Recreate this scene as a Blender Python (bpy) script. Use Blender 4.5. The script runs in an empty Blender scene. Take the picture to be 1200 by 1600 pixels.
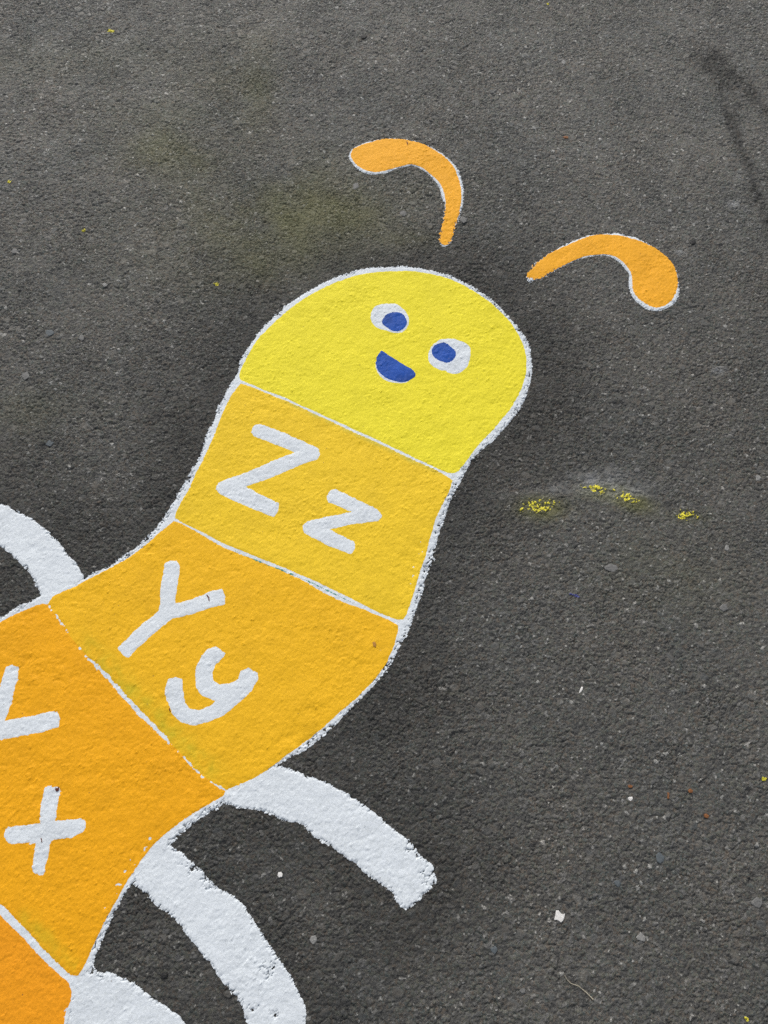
import bpy, math
import numpy as np

# ------------------------------------------------------------------ camera, sky, sun, exposure
C = bpy.context.scene
R = math.radians
CAM_H, TILT, FOC = 1.42, R(22.0), 1202.0          # height (m), angle from straight down, focal length in photo pixels
cam_d = bpy.data.cameras.new('camera')
cam = bpy.data.objects.new('camera', cam_d)
C.collection.objects.link(cam)
cam.location = (0, 0, CAM_H)
cam.rotation_euler = (TILT, 0, 0)
cam_d.sensor_fit = 'VERTICAL'
cam_d.sensor_height = 24.0
cam_d.sensor_width = 24.0
cam_d.lens = 24.0 * FOC / 1600.0
cam_d.clip_start = 0.05
cam_d.clip_end = 2000
C.camera = cam

SUN_EL, SUN_AZ = R(38), R(-12)                    # azimuth from +Y (away from the photographer) towards +X
world = bpy.data.worlds.new('World')
C.world = world
world.use_nodes = True
wn = world.node_tree
wbg = wn.nodes['Background']
sky = wn.nodes.new('ShaderNodeTexSky')
sky.sky_type = 'NISHITA'
sky.sun_disc = False
sky.sun_elevation = SUN_EL
sky.sun_rotation = SUN_AZ
sky.air_density = 1.0
sky.dust_density = 4.0
sky.ozone_density = 1.0
hs = wn.nodes.new('ShaderNodeHueSaturation')      # cloud cover greys the blue of the sky
hs.inputs['Saturation'].default_value = 0.38
wn.links.new(sky.outputs[0], hs.inputs['Color'])
wn.links.new(hs.outputs[0], wbg.inputs['Color'])
wbg.inputs['Strength'].default_value = 0.11

sun_d = bpy.data.lights.new('sun', 'SUN')
sun = bpy.data.objects.new('sun', sun_d)
C.collection.objects.link(sun)
sun_d.energy = 1.2
sun_d.angle = R(24)
sun_d.color = (1.0, 0.96, 0.90)
sun.rotation_euler = (-(math.pi/2 - SUN_EL), 0, -SUN_AZ)
sun.location = (0, 0, 8)

C.view_settings.view_transform = 'Standard'
C.view_settings.look = 'None'
C.view_settings.exposure = 0.24
C.view_settings.gamma = 1.0
C.render.engine = 'CYCLES'
C.cycles.use_denoising = False                  # keeps the grain of the asphalt crisp

# ------------------------------------------------------------------ photo pixel -> point on the ground plane
ST, CT = math.sin(TILT), math.cos(TILT)
def G(pts):
    p = np.asarray(pts, float).reshape(-1, 2)
    u = (p[:, 0] - 600.0) / FOC
    v = (800.0 - p[:, 1]) / FOC
    dz = -CT + v*ST
    t = CAM_H / -dz
    return np.stack([u*t, (ST + v*CT)*t], 1)
def Z(ox, oy, s, pts):                            # points read off an enlarged crop of the photo
    p = np.asarray(pts, float).reshape(-1, 2)
    return np.stack([ox + p[:, 0]*s, oy + p[:, 1]*s], 1)
def chaikin(p, n=1):
    for _ in range(n):
        q = np.roll(p, -1, 0)
        a, b = p*0.75 + q*0.25, p*0.25 + q*0.75
        p = np.stack([a, b], 1).reshape(-1, 2)
    return p

# ------------------------------------------------------------------ the ground grid: fine where the painting is, coarse to the horizon
STEP = 0.0016
X0, X1, Y0, Y1 = -1.12, 1.12, -0.58, 2.16
def axis(a, b):
    fine = np.arange(a, b + STEP*0.5, STEP)
    out, d, x = [], STEP, 0.0
    while x < 400:
        d *= 1.35
        x += d
        out.append(x)
    out = np.array(out)
    return np.concatenate([(fine[0] - out)[::-1], fine, fine[-1] + out]), len(out), len(fine)
AX, PX, NX = axis(X0, X1)
AY, PY, NY = axis(Y0, Y1)
GX, GY = np.meshgrid(AX[PX:PX+NX], AY[PY:PY+NY])   # fine block, [row y, column x]
GX = GX.astype(np.float32); GY = GY.astype(np.float32)

def hash2(i, j, seed):
    i = i.astype(np.uint32); j = j.astype(np.uint32)
    h = i*np.uint32(374761393) + j*np.uint32(668265263) + np.uint32((seed*2246822519) & 0xffffffff)
    h = (h ^ (h >> np.uint32(13)))*np.uint32(1274126177)
    h = (h ^ (h >> np.uint32(16)))*np.uint32(2654435761)
    h = h ^ (h >> np.uint32(15))
    return (h >> np.uint32(8)).astype(np.float32)/np.float32(16777216.0)
def vnoise(x, y, size, seed):                     # smooth value noise, -1..1
    x = x/size + 1000; y = y/size + 1000
    xi = np.floor(x); yi = np.floor(y)
    fx = x - xi; fy = y - yi
    xi = xi.astype(np.int64); yi = yi.astype(np.int64)
    fx = fx*fx*(3 - 2*fx); fy = fy*fy*(3 - 2*fy)
    a = hash2(xi, yi, seed); b = hash2(xi+1, yi, seed); c = hash2(xi, yi+1, seed); d = hash2(xi+1, yi+1, seed)
    return ((a*(1-fx) + b*fx)*(1-fy) + (c*(1-fx) + d*fx)*fy)*2 - 1
def fbm(x, y, size, seed, n=3):
    s, a, t = 0, 1.0, 0
    for k in range(n):
        s = s + a*vnoise(x, y, size/2**k, seed+17*k); t += a; a *= 0.55
    return s/t
def smooth(a, b, x):
    t = np.clip((x - a)/(b - a), 0, 1)
    return t*t*(3 - 2*t)
def voronoi(x, y, size, seed, jit=0.9):
    xs = x/size + 500; ys = y/size + 500
    xi = np.floor(xs).astype(np.int64); yi = np.floor(ys).astype(np.int64)
    f1 = np.full(x.shape, 9, np.float32); f2 = f1.copy()
    rid = np.zeros(x.shape, np.float32); rdx = rid.copy(); rdy = rid.copy(); rid2 = rid.copy()
    for dj in (-1, 0, 1):
        for di in (-1, 0, 1):
            ci, cj = xi+di, yi+dj
            ex = (ci + 0.5 + (hash2(ci, cj, seed) - 0.5)*jit - xs).astype(np.float32)
            ey = (cj + 0.5 + (hash2(ci, cj, seed+1) - 0.5)*jit - ys).astype(np.float32)
            w = hash2(ci, cj, seed+2)
            d = np.sqrt(ex*ex + ey*ey)*(0.8 + 0.4*hash2(ci, cj, seed+3))
            near = d < f1
            f2 = np.where(near, f1, np.minimum(f2, d))
            f1 = np.where(near, d, f1)
            rid = np.where(near, w, rid); rdx = np.where(near, ex, rdx); rdy = np.where(near, ey, rdy)
            rid2 = np.where(near, hash2(ci, cj, seed+4), rid2)
    return f1, f2, rid, rid2, rdx, rdy

wx = GX + 0.0008*vnoise(GX, GY, 0.0036, 1)
wy = GY + 0.0008*vnoise(GX, GY, 0.0036, 2)
f1, f2, ra, ra2, dx, dy = voronoi(wx, wy, 0.0060, 11, 1.0)
open_tex = np.clip(0.9 + 0.75*fbm(GX, GY, 0.10, 70, 3), .35, 1.7)   # how open the surface is, patch by patch
HT = 0.0015*smooth(0.0, 0.24, f2 - f1)*(0.45 + 0.8*ra)*open_tex + 0.0010*(ra2 - 0.5) + 0.0016*(dx*(ra-0.5) + dy*(ra2-0.5))
b1, b2, rb, rb2, dx, dy = voronoi(wx, wy, 0.0034, 23)
g1, g2, rg, rg2, gdx, gdy = voronoi(wx + .0012*vnoise(GX, GY, .011, 8), wy + .0012*vnoise(GX, GY, .011, 9), 0.0135, 31, 1.0)
crack = smooth(.17, .02, g2 - g1)*smooth(-.25, .45, vnoise(GX, GY, .021, 33) + .6*vnoise(GX, GY, .07, 34))
HT = HT - 0.0019*crack + 0.0008*(rg - .5) + 0.0011*(gdx*(rg-.5) + gdy*(rg2-.5))
HT = HT + 0.0009*smooth(0, 0.3, b2 - b1)*open_tex + 0.0009*(rb - 0.5) + 0.0008*(dx*(rb2-0.5) + dy*(rb-0.5))
# larger flat chippings set into the surface
sw_x = GX + 0.0022*vnoise(GX, GY, 0.007, 5); sw_y = GY + 0.0022*vnoise(GX, GY, 0.007, 6)
c1, c2, rc, rc2, dx, dy = voronoi(sw_x, sw_y, 0.030, 41, 0.8)
rad = (0.0030 + 0.0055*rc2**2)/0.030
ang = rc*37.0
ca, sa = np.cos(ang), np.sin(ang)
ex = (dx*ca + dy*sa)/1.25; ey = (-dx*sa + dy*ca)/0.85
dist = np.maximum(np.sqrt(ex*ex + ey*ey), 0.92*np.maximum(np.abs(ex*0.8 + ey*0.6), np.abs(ex*0.6 - ey*0.8)) + 0.0)
peb = np.where(rc < 0.42, smooth(1.08, 0.86, dist/rad), 0).astype(np.float32)
gap = np.where(rc < 0.42, smooth(1.5, 1.15, dist/rad)*(1 - peb), 0)
HT = HT*(1 - 0.85*peb) + peb*(0.0016 + 0.0007*ex/np.maximum(rad, 1e-3)) - 0.0006*gap
# pits and broad unevenness
pit = smooth(0.55, 0.85, vnoise(GX, GY, 0.010, 51)*0.6 + vnoise(GX, GY, 0.045, 52)*0.5)
HT = HT - 0.0020*pit + 0.0008*fbm(GX, GY, 0.09, 60, 2) + 0.004*vnoise(GX, GY, 0.9, 61)
HT = HT + 0.00025*(hash2((GX*7919+90000).astype(np.int64), (GY*104729+900000).astype(np.int64), 5) - 0.5)
HT = HT.astype(np.float32)
edge_f = np.minimum(np.minimum(GX - X0, X1 - GX), np.minimum(GY - Y0, Y1 - GY))
HT *= smooth(0, 0.06, edge_f)

def blur(a, n=1):
    for _ in range(n):
        p = np.pad(a, 1, mode='edge')
        a = (p[:-2, 1:-1] + 2*p[1:-1, 1:-1] + p[2:, 1:-1])/4
        p = np.pad(a, 1, mode='edge')
        a = (p[1:-1, :-2] + 2*p[1:-1, 1:-1] + p[1:-1, 2:])/4
    return a
REL = HT - blur(HT, 10)                            # local relief: + on the stones, - in the gaps
HB = blur(HT, 3)
LIFT = np.maximum(0, blur(np.maximum(HT - HB, 0), 2)*1.6)
HP = np.maximum(HB + LIFT, HT).astype(np.float32)  # skin a thick coat of paint makes over the stones
LOW = blur(HT, 40)
HP = LOW + 0.34*(blur(HT, 1) - LOW) + 0.00135
HP = np.maximum(HP, HT + .0001)
HP = np.maximum(HP, HT + .00005)

# ------------------------------------------------------------------ mesh helpers
def new_mesh(name, co, faces_flat, n_per, smooth_sh=True):
    me = bpy.data.meshes.new(name)
    nf = len(faces_flat)//n_per
    me.vertices.add(len(co))
    me.vertices.foreach_set('co', np.ascontiguousarray(co, np.float32).ravel())
    me.loops.add(len(faces_flat))
    me.loops.foreach_set('vertex_index', np.ascontiguousarray(faces_flat, np.int32))
    me.polygons.add(nf)
    me.polygons.foreach_set('loop_start', np.arange(0, nf*n_per, n_per, dtype=np.int32))
    me.update(calc_edges=True)
    if smooth_sh:
        me.shade_smooth()
    return me
def attr(me, name, vals):
    a = me.attributes.new(name, 'FLOAT', 'POINT')
    a.data.foreach_set('value', np.ascontiguousarray(vals, np.float32))
def link(name, me, mat, parent=None, loc=None):
    o = bpy.data.objects.new(name, me)
    C.collection.objects.link(o)
    if mat: me.materials.append(mat)
    if parent: o.parent = parent
    if loc is not None: o.location = loc
    return o
def tag(o, label=None, cat=None, group=None, kind=None):
    for k, v in (('label', label), ('category', cat), ('group', group), ('kind', kind)):
        if v: o[k] = v
    return o

def sdf(poly, x, y):                               # + inside, metres
    d = np.full(x.shape, 1e9, np.float32)
    ins = np.zeros(x.shape, bool)
    n = len(poly)
    for k in range(n):
        ax, ay = poly[k]; bx, by = poly[(k+1) % n]
        ex, ey = bx-ax, by-ay
        L = ex*ex + ey*ey
        if L < 1e-14: continue
        t = np.clip(((x-ax)*ex + (y-ay)*ey)/L, 0, 1)
        d = np.minimum(d, (x-ax-t*ex)**2 + (y-ay-t*ey)**2)
        if ay != by:
            c = ((ay > y) != (by > y)) & (x < (bx-ax)*(y-ay)/(by-ay) + ax)
            ins ^= c
    return np.where(ins, 1, -1)*np.sqrt(d)
def seg_dist(pts, x, y):                           # distance to an open polyline and the fraction along it
    d = np.full(x.shape, 1e9, np.float32); along = np.zeros(x.shape, np.float32)
    L = np.concatenate([[0], np.cumsum(np.hypot(*np.diff(pts, axis=0).T))])
    side = np.zeros(x.shape, np.float32)
    for k in range(len(pts)-1):
        ax, ay = pts[k]; ex, ey = pts[k+1]-pts[k]
        t = np.clip(((x-ax)*ex + (y-ay)*ey)/(ex*ex+ey*ey), 0, 1)
        q = np.hypot(x-ax-t*ex, y-ay-t*ey)
        m = q < d
        d = np.where(m, q, d); along = np.where(m, (L[k] + t*(L[k+1]-L[k]))/L[-1], along)
        side = np.where(m, np.sign(ex*(y-ay) - ey*(x-ax)), side)
    return d, along, side

def window(pts, pad):
    a = pts.min(0) - pad; b = pts.max(0) + pad
    i0 = max(0, int((a[0]-X0)/STEP)); i1 = min(NX, int((b[0]-X0)/STEP)+2)
    j0 = max(0, int((a[1]-Y0)/STEP)); j1 = min(NY, int((b[1]-Y0)/STEP)+2)
    return slice(j0, j1), slice(i0, i1)

def sheet(name, win, F, zlow, zfull, mat, parent=None, origin=(0, 0, 0), ramp=0.004, attrs=None):
    """Coat of paint where F > 0, cut along F = 0, thinning to nothing at its edge."""
    x, y = GX[win], GY[win]
    k = smooth(-0.0002, ramp, F)
    z = zlow[win]*(1-k) + zfull[win]*k
    ny, nx = F.shape
    idx = np.arange(ny*nx).reshape(ny, nx)
    a, b, c, d = idx[:-1, :-1].ravel(), idx[:-1, 1:].ravel(), idx[1:, 1:].ravel(), idx[1:, :-1].ravel()
    tri = np.concatenate([np.stack([a, b, c], 1), np.stack([a, c, d], 1)])
    f = F.ravel()
    cols = [x.ravel(), y.ravel(), z.ravel()] + [v.ravel() for v in (attrs or {}).values()]
    V = np.stack(cols, 1).astype(np.float64)
    ins = f[tri] > 0
    n_in = ins.sum(1)
    full = tri[n_in == 3]
    keys, verts, tris = {}, [], []
    def cut(p, q):                                 # vectorised: new vertices on edges p(in) - q(out)
        t = (f[p]/(f[p]-f[q]))[:, None]
        return V[p]*(1-t) + V[q]*t
    def roll_to(t, m):
        sh = np.argmax(m, 1)
        r = np.arange(len(t))
        return np.stack([t[r, (sh+s) % 3] for s in range(3)], 1)
    t1 = tri[n_in == 1]; t1 = roll_to(t1, ins[n_in == 1]) if len(t1) else t1
    t2 = tri[n_in == 2]; t2 = roll_to(t2, ~ins[n_in == 2]) if len(t2) else t2
    # unique cut edges
    pe = np.concatenate([t1[:, [0, 1]], t1[:, [0, 2]], t2[:, [1, 0]], t2[:, [2, 0]]]) if len(t1)+len(t2) else np.zeros((0, 2), int)
    key = pe[:, 0].astype(np.int64)*(ny*nx) + pe[:, 1]
    uk, inv = np.unique(key, return_inverse=True)
    up, uq = uk // (ny*nx), uk % (ny*nx)
    NV = cut(up, uq) if len(uk) else np.zeros((0, V.shape[1]))
    base = ny*nx
    inv = inv.ravel() + base
    n1, n2 = len(t1), len(t2)
    e1, e2, e3, e4 = inv[:n1], inv[n1:2*n1], inv[2*n1:2*n1+n2], inv[2*n1+n2:]
    T = [full]
    if n1: T.append(np.stack([t1[:, 0], e1, e2], 1))
    if n2: T += [np.stack([t2[:, 1], t2[:, 2], e4], 1), np.stack([t2[:, 1], e4, e3], 1)]
    T = np.concatenate(T)
    allV = np.concatenate([V, NV])
    used, T = np.unique(T, return_inverse=True)
    T = T.reshape(-1, 3)
    allV = allV[used]
    me = new_mesh(name, allV[:, :3] - np.array(origin), T.ravel(), 3, False)
    for k2, an in enumerate((attrs or {}).keys()):
        attr(me, an, allV[:, 3+k2])
    return link(name, me, mat, parent)

# ------------------------------------------------------------------ outlines read off the photograph (photo pixels)
ant1_w = Z(500, 180, .25, [(177,245),(195,208),(250,180),(320,158),(400,147),(470,143),(560,155),(650,180),(720,212),(790,258),(845,310),(875,365),(892,430),(897,500),(890,570),(872,630),(848,680),(831,735),(822,790),(800,812),(768,822),(750,790),(754,730),(766,690),(776,640),(784,592),(783,552),(768,530),(760,505),(752,465),(736,428),(703,390),(655,348),(605,320),(560,311),(510,323),(460,340),(405,360),(340,367),(285,362),(235,335),(205,305),(185,275)])
ant1_o = Z(500, 180, .25, [(189,250),(202,214),(247,189),(300,170),(360,152),(440,143),(520,150),(600,164),(660,187),(720,219),(785,266),(836,320),(864,377),(880,440),(884,500),(879,560),(868,625),(848,680),(832,735),(821,785),(800,808),(768,812),(748,785),(752,730),(764,690),(776,640),(785,590),(788,545),(778,495),(765,455),(747,420),(712,384),(662,340),(610,313),(560,306),(510,318),(460,333),(400,350),(340,356),(290,347),(240,320),(212,295)])
ant2_w = Z(800, 340, .25, [(90,378),(110,337),(150,290),(200,242),(265,205),(330,170),(385,145),(440,122),(510,105),(580,100),(660,95),(710,108),(770,122),(830,150),(880,183),(930,220),(980,268),(1015,312),(1035,360),(1045,420),(1045,470),(1030,515),(1000,550),(950,575),(895,585),(845,575),(795,545),(755,505),(735,450),(732,390),(736,352),(710,318),(673,278),(635,249),(590,233),(540,234),(465,241),(400,264),(340,292),(280,322),(225,354),(180,382),(132,392),(118,404),(95,394)])
ant2_o = Z(800, 340, .25, [(88,370),(112,330),(153,288),(203,244),(265,210),(330,179),(390,153),(450,126),(520,107),(590,104),(680,114),(740,129),(800,147),(850,168),(897,192),(942,226),(988,270),(1018,315),(1034,365),(1036,420),(1029,465),(1005,510),(970,543),(920,564),(870,560),(822,533),(777,498),(750,453),(749,400),(747,350),(722,309),(682,267),(640,241),(590,228),(540,231),(465,238),(400,260),(340,288),(280,318),(225,349),(178,379),(130,386)])
# silhouette of head and body, clockwise from the left frame edge, continued out of frame at the lower left
body_w = np.concatenate([
    np.array([(-250,1240),(-232,1180),(-190,1105),(-130,1045),(-65,1000),(0,967),(35,947),(64,932),(100,917),(132,904),(150,896),(166,888),(190,874),(215,856),(236,838),(252,819),(263,800),(274,781),(287,760),(300,737),(313,714),(321,690),(329,667),(338,650),(344,632),(354,612),(364,594)]),
    Z(340, 390, .43333, [(74,447),(85,400),(130,320),(190,253),(260,192),(330,145),(400,110),(470,86),(520,70),(590,62),(660,60),(720,65),(790,80),(860,102),(930,140),(990,182),(1040,232),(1088,290),(1120,340),(1133,400),(1130,460),(1110,530),(1075,590),(1035,640),(985,690),(938,730)]),
    np.array([(733,722),(722,745),(710,766),(700,789),(691,812),(684,833),(678,857),(670,884),(662,909),(654,932),(646,960),(636,986),(623,1012),(606,1042),(586,1067),(562,1093),(535,1119),(509,1144),(480,1167),(446,1188),(415,1206),(385,1226),(352,1253),(340,1260),(320,1273),(293,1292),(267,1317),(248,1338),(226,1358),(208,1380),(194,1400),(183,1423),(168,1450),(154,1477),(146,1500),(147,1515),(133,1530),(124,1545),(121,1562),(113,1582),(109,1602),(108,1640),(118,1690),(140,1745),(158,1775),(-110,1905),(-170,1800),(-215,1640),(-240,1480),(-252,1350)])])
DIV_YX = np.array([(76,946),(99,976),(122,1010),(145,1034),(171,1060),(197,1091),(224,1119),(254,1149),(281,1176),(309,1204),(332,1223),(352,1235)])
HZ_UP = [(377.5,595),(400,604),(418,612),(438,619),(467,632),(492,642.5),(517,654),(540,665),(573,680),(598,691.7),(620,702),(648,716),(673,727),(690,735),(703,740)]
head_c = np.concatenate([np.array([(374,585)]), Z(340, 390, .43333, [(97,400),(142,327),(202,262),(272,205),(342,157),(412,123),(480,98),(540,86),(600,78),(690,76),(750,83),(820,99),(880,123),(940,157),(998,202),(1048,252),(1083,302),(1106,352),(1116,400),(1113,450),(1093,510),(1058,575),(1010,630),(963,680),(923,728),(888,775)]), np.array([(718,735),(712,739)] + HZ_UP[::-1] + [(375,592)])])
segz_c = np.array([(376,599),(400,607),(418,615),(438,623),(467,635),(492,647),(517,658),(550,674),(573,684),(598,696),(620,706),(648,720),(673,731),(690,739),(700,746),(707.5,751),(700.6,770.6),(689,793),(681,810),(675,830.6),(669.7,847),(665,870),(658,887),(653,904),(649,919),(642,941),(635,961),(630,969),(620,968.5),(598,960.5),(582,952.5),(565,943.5),(540,931),(515,919),(490,907),(465,896.5),(450,890),(425,880),(400,870),(375,860),(358,853),(342,846),(322,835),(305,826.7),(285,817),(274,810),(275,802),(284,784),(296,763),(306,740),(319,716),(330,692),(338,671),(346,651),(354,632),(363,615)])
segy_c = np.concatenate([np.array([(272,815.5),(285,820),(303,830),(322,841.7),(337,850),(350,857.5),(363,862),(380,869),(397,875),(417,883),(433,890),(450,898),(465,904),(487,916),(507,928),(527,937.5),(547,946),(570,954),(590,963),(607,970),(621,978)]), Z(60, 800, .48333, [(1159,385),(1149,430),(1124,488),(1079,547),(1029,598),(970,648),(918,697),(860,742),(800,787),(740,832),(690,862),(625,889)]), DIV_YX[::-1], Z(60, 800, .48333, [(50,276),(120,243),(180,213),(240,182),(300,147),(350,110),(402,62)])])
segx_c = np.array([(-232,1232),(-215,1182),(-180,1120),(-125,1060),(-62,1014),(0,975),(25,962),(50,951),(67,945)] + [tuple(q) for q in DIV_YX] + [(348,1243),(320,1259),(288,1279),(263,1298),(240,1318),(220,1344),(200,1374),(180,1410),(163,1441),(147,1474),(133,1507),(124,1522),(114,1522),(90,1501),(67,1477),(43,1450),(20,1426),(0,1407),(-60,1350),(-130,1290),(-195,1240)])
segw_c = np.array([(-238,1262),(-195,1262),(-130,1310),(-60,1370),(0,1427),(20,1447),(40,1467),(65,1495),(88,1517),(109,1535),(114,1550),(112,1564),(104,1582),(101,1602),(100,1640),(110,1692),(138,1755),(-105,1878),(-155,1790),(-200,1640),(-226,1480),(-240,1350)])
cap_z = Z(250, 580, .4, [(360,238),(370,214),(395,209),(450,228),(520,260),(590,290),(617,303),(624,325),(610,345),(570,358),(500,385),(420,420),(330,452),(400,488),(461,519),(459,545),(445,569),(425,562),(360,535),(300,510),(240,481),(220,462),(228,438),(260,424),(340,398),(430,358),(535,318),(460,288),(400,264),(368,254)])
low_z = Z(250, 580, .4, [(653,492),(665,469),(685,462),(740,490),(800,520),(850,544),(865,565),(850,583),(800,590),(740,600),(655,616),(700,640),(757,669),(762,690),(746,715),(720,705),(660,680),(600,650),(565,632),(557,605),(575,589),(620,580),(690,565),(750,551),(700,525),(663,510)])
cap_y = Z(60, 800, .48333, [(411,168),(425,159),(448,160),(456,178),(448,240),(441,300),(500,285),(560,258),(592,251),(604,275),(602,298),(560,308),(500,328),(435,345),(405,365),(360,405),(320,440),(294,468),(280,463),(260,440),(300,400),(345,360),(391,320),(395,290),(398,240),(405,200)])
low_y = Z(60, 800, .48333, [(545,445),(575,432),(606,458),(595,475),(575,495),(563,520),(568,545),(585,559),(620,555),(645,540),(655,515),(680,503),(711,521),(712,542),(690,577),(650,617),(600,657),(550,682),(500,692),(460,682),(435,657),(414,610),(409,570),(420,540),(445,533),(467,543),(468,575),(475,613),(490,636),(520,639),(550,629),(572,612),(530,595),(512,570),(506,535),(511,500),(525,470)])
low_x = Z(0, 1200, 1/3, [(215,97),(225,86),(280,90),(288,110),(275,180),(271,241),(330,240),(385,235),(405,245),(409,280),(400,302),(340,326),(265,336),(245,346),(235,400),(220,470),(212,503),(185,502),(158,487),(162,440),(171,354),(110,355),(60,359),(33,350),(24,310),(30,285),(80,272),(150,263),(191,256),(192,200),(205,130)])
cap_x = [np.array([(11,1043),(20,1039),(32,1044),(30,1060),(21,1095),(8,1130),(-6,1180),(-22,1256),(-42,1252),(-30,1190),(-16,1135),(-4,1085),(5,1062)]),
         np.array([(92,1111),(97,1124),(94,1137),(70,1144),(30,1152),(0,1158),(-100,1184),(-112,1172),(-106,1158),(-40,1140),(8,1127),(50,1119),(80,1112)])]
eye_a = Z(550, 450, .18333, [(157,230),(168,190),(208,150),(270,132),(340,129),(395,140),(437,178),(472,215),(490,265),(482,320),(452,362),(410,382),(350,380),(290,364),(230,352),(183,317),(158,270)])
pup_a = Z(550, 450, .18333, [(256,287),(273,250),(310,219),(360,205),(412,210),(448,235),(468,275),(470,307),(442,347),(402,371),(345,370),(298,342),(266,312)])
eye_b = Z(550, 450, .18333, [(648,600),(658,530),(683,488),(740,443),(810,429),(880,438),(952,463),(1004,498),(1012,550),(1002,622),(977,682),(932,722),(880,735),(820,727),(797,698),(760,702),(708,677),(663,642)])
pup_b = Z(550, 450, .18333, [(673,525),(698,488),(765,461),(812,473),(842,504),(883,534),(888,570),(872,612),(815,645),(765,628),(708,607),(683,570)])
mouth_c = Z(550, 450, .18333, [(246,534),(256,534),(290,554),(330,588),(400,623),(460,668),(523,700),(548,742),(522,768),(467,798),(400,803),(330,788),(258,747),(213,692),(201,640),(215,578)])
mouth_w = Z(550, 450, .18333, [(203,620),(202,670),(216,715),(250,765),(305,797),(370,811),(430,812),(470,803),(500,780),(420,740),(300,700),(230,620)])
leg_l = np.concatenate([np.array([(-95,800),(-60,775),(-30,777)]), Z(0, 760, .25, [(0,103),(20,104),(60,130),(120,160),(180,190),(240,230),(290,270),(318,312),(350,333),(390,375),(430,430),(470,480),(500,520),(520,560),(540,600),(270,720),(255,685),(248,660),(222,618),(205,570),(170,530),(140,488),(90,440),(40,400),(0,382)]), np.array([(-40,842),(-70,850)])])
leg_a = Z(200, 1170, 1/2.4, [(565,60),(620,80),(670,102),(720,118),(790,150),(850,185),(900,220),(960,270),(1010,310),(1060,355),(1100,400),(1140,437),(1141,462),(1160,490),(1143,512),(1120,545),(1080,580),(1045,607),(1028,595),(1000,565),(995,540),(940,505),(890,460),(820,410),(760,365),(700,330),(650,280),(590,270),(520,240),(440,222),(370,207),(345,198),(360,150),(460,90)])
leg_b = np.concatenate([Z(200, 1170, 1/2.4, [(140,350),(165,372),(200,390),(240,420),(280,460),(310,495),(340,525),(390,545),(430,580),(460,630),(490,670),(510,710),(540,755),(575,800),(610,850),(635,900),(663,955),(668,985),(662,1032)]), np.array([(474,1640),(462,1675),(430,1690),(400,1680),(392,1645)]), Z(200, 1170, 1/2.4, [(450,1032),(440,1000),(420,940),(390,905),(350,865),(320,815),(280,770),(230,710),(195,660),(160,620),(110,590),(60,540),(10,498),(60,420)])])
leg_c = np.array([(119,1524),(136,1507),(148,1512),(158,1520),(174,1518),(193,1525),(213,1537),(233,1552),(257,1570),(273,1583),(290,1598),(318,1630),(345,1675),(358,1720),(330,1748),(285,1745),(250,1700),(200,1660),(150,1640),(112,1625),(104,1600),(112,1570),(118,1545)])
DIV_ZY = np.array([(328,842),(340,848),(357,855),(378,866),(415,882),(448,894),(490,912),(518,926),(540,937),(567,949),(580,956)])
DIV_XW = np.array([(0,1418),(20,1438),(43,1459),(66,1486),(90,1510),(112,1528),(120,1530)])
DIV_HZ = np.array([(377,597),(418,613),(467,633),(517,656),(560,676),(598,694),(648,718),(690,737),(705,745)])

# ------------------------------------------------------------------ materials
def nodes(m):
    m.use_nodes = True
    nt = m.node_tree
    return nt, nt.nodes['Principled BSDF']
def N(nt, t, **kw):
    n = nt.nodes.new(t)
    for k, v in kw.items():
        if k in n.inputs: n.inputs[k].default_value = v
        else: setattr(n, k, v)
    return n
def noise(nt, pos, scale, detail=3, rough=0.55):
    n = N(nt, 'ShaderNodeTexNoise'); n.inputs['Scale'].default_value = scale
    n.inputs['Detail'].default_value = detail; n.inputs['Roughness'].default_value = rough
    nt.links.new(pos, n.inputs['Vector'])
    return n.outputs['Fac']
def ramp(nt, fac, stops):
    r = N(nt, 'ShaderNodeValToRGB')
    while len(r.color_ramp.elements) < len(stops): r.color_ramp.elements.new(0.5)
    for e, (p, c) in zip(r.color_ramp.elements, stops):
        e.position = p; e.color = (*c, 1) if len(c) == 3 else c
    nt.links.new(fac, r.inputs['Fac'])
    return r.outputs['Color']
def mix(nt, fac, a, b, blend='MIX'):
    m = N(nt, 'ShaderNodeMix', data_type='RGBA', blend_type=blend)
    for sock, v in ((m.inputs['Factor'], fac), (m.inputs['A'], a), (m.inputs['B'], b)):
        if hasattr(v, 'is_linked'): nt.links.new(v, sock)
        elif isinstance(v, (int, float)): sock.default_value = v
        else: sock.default_value = (*v, 1)
    return m.outputs['Result']
def math_(nt, op, a, b=0.0):
    m = N(nt, 'ShaderNodeMath', operation=op)
    for s, v in ((m.inputs[0], a), (m.inputs[1], b)):
        if hasattr(v, 'is_linked'): nt.links.new(v, s)
        else: s.default_value = v
    return m.outputs[0]
def getattr_(nt, name):
    n = N(nt, 'ShaderNodeAttribute', attribute_name=name)
    return n.outputs['Fac']

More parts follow.
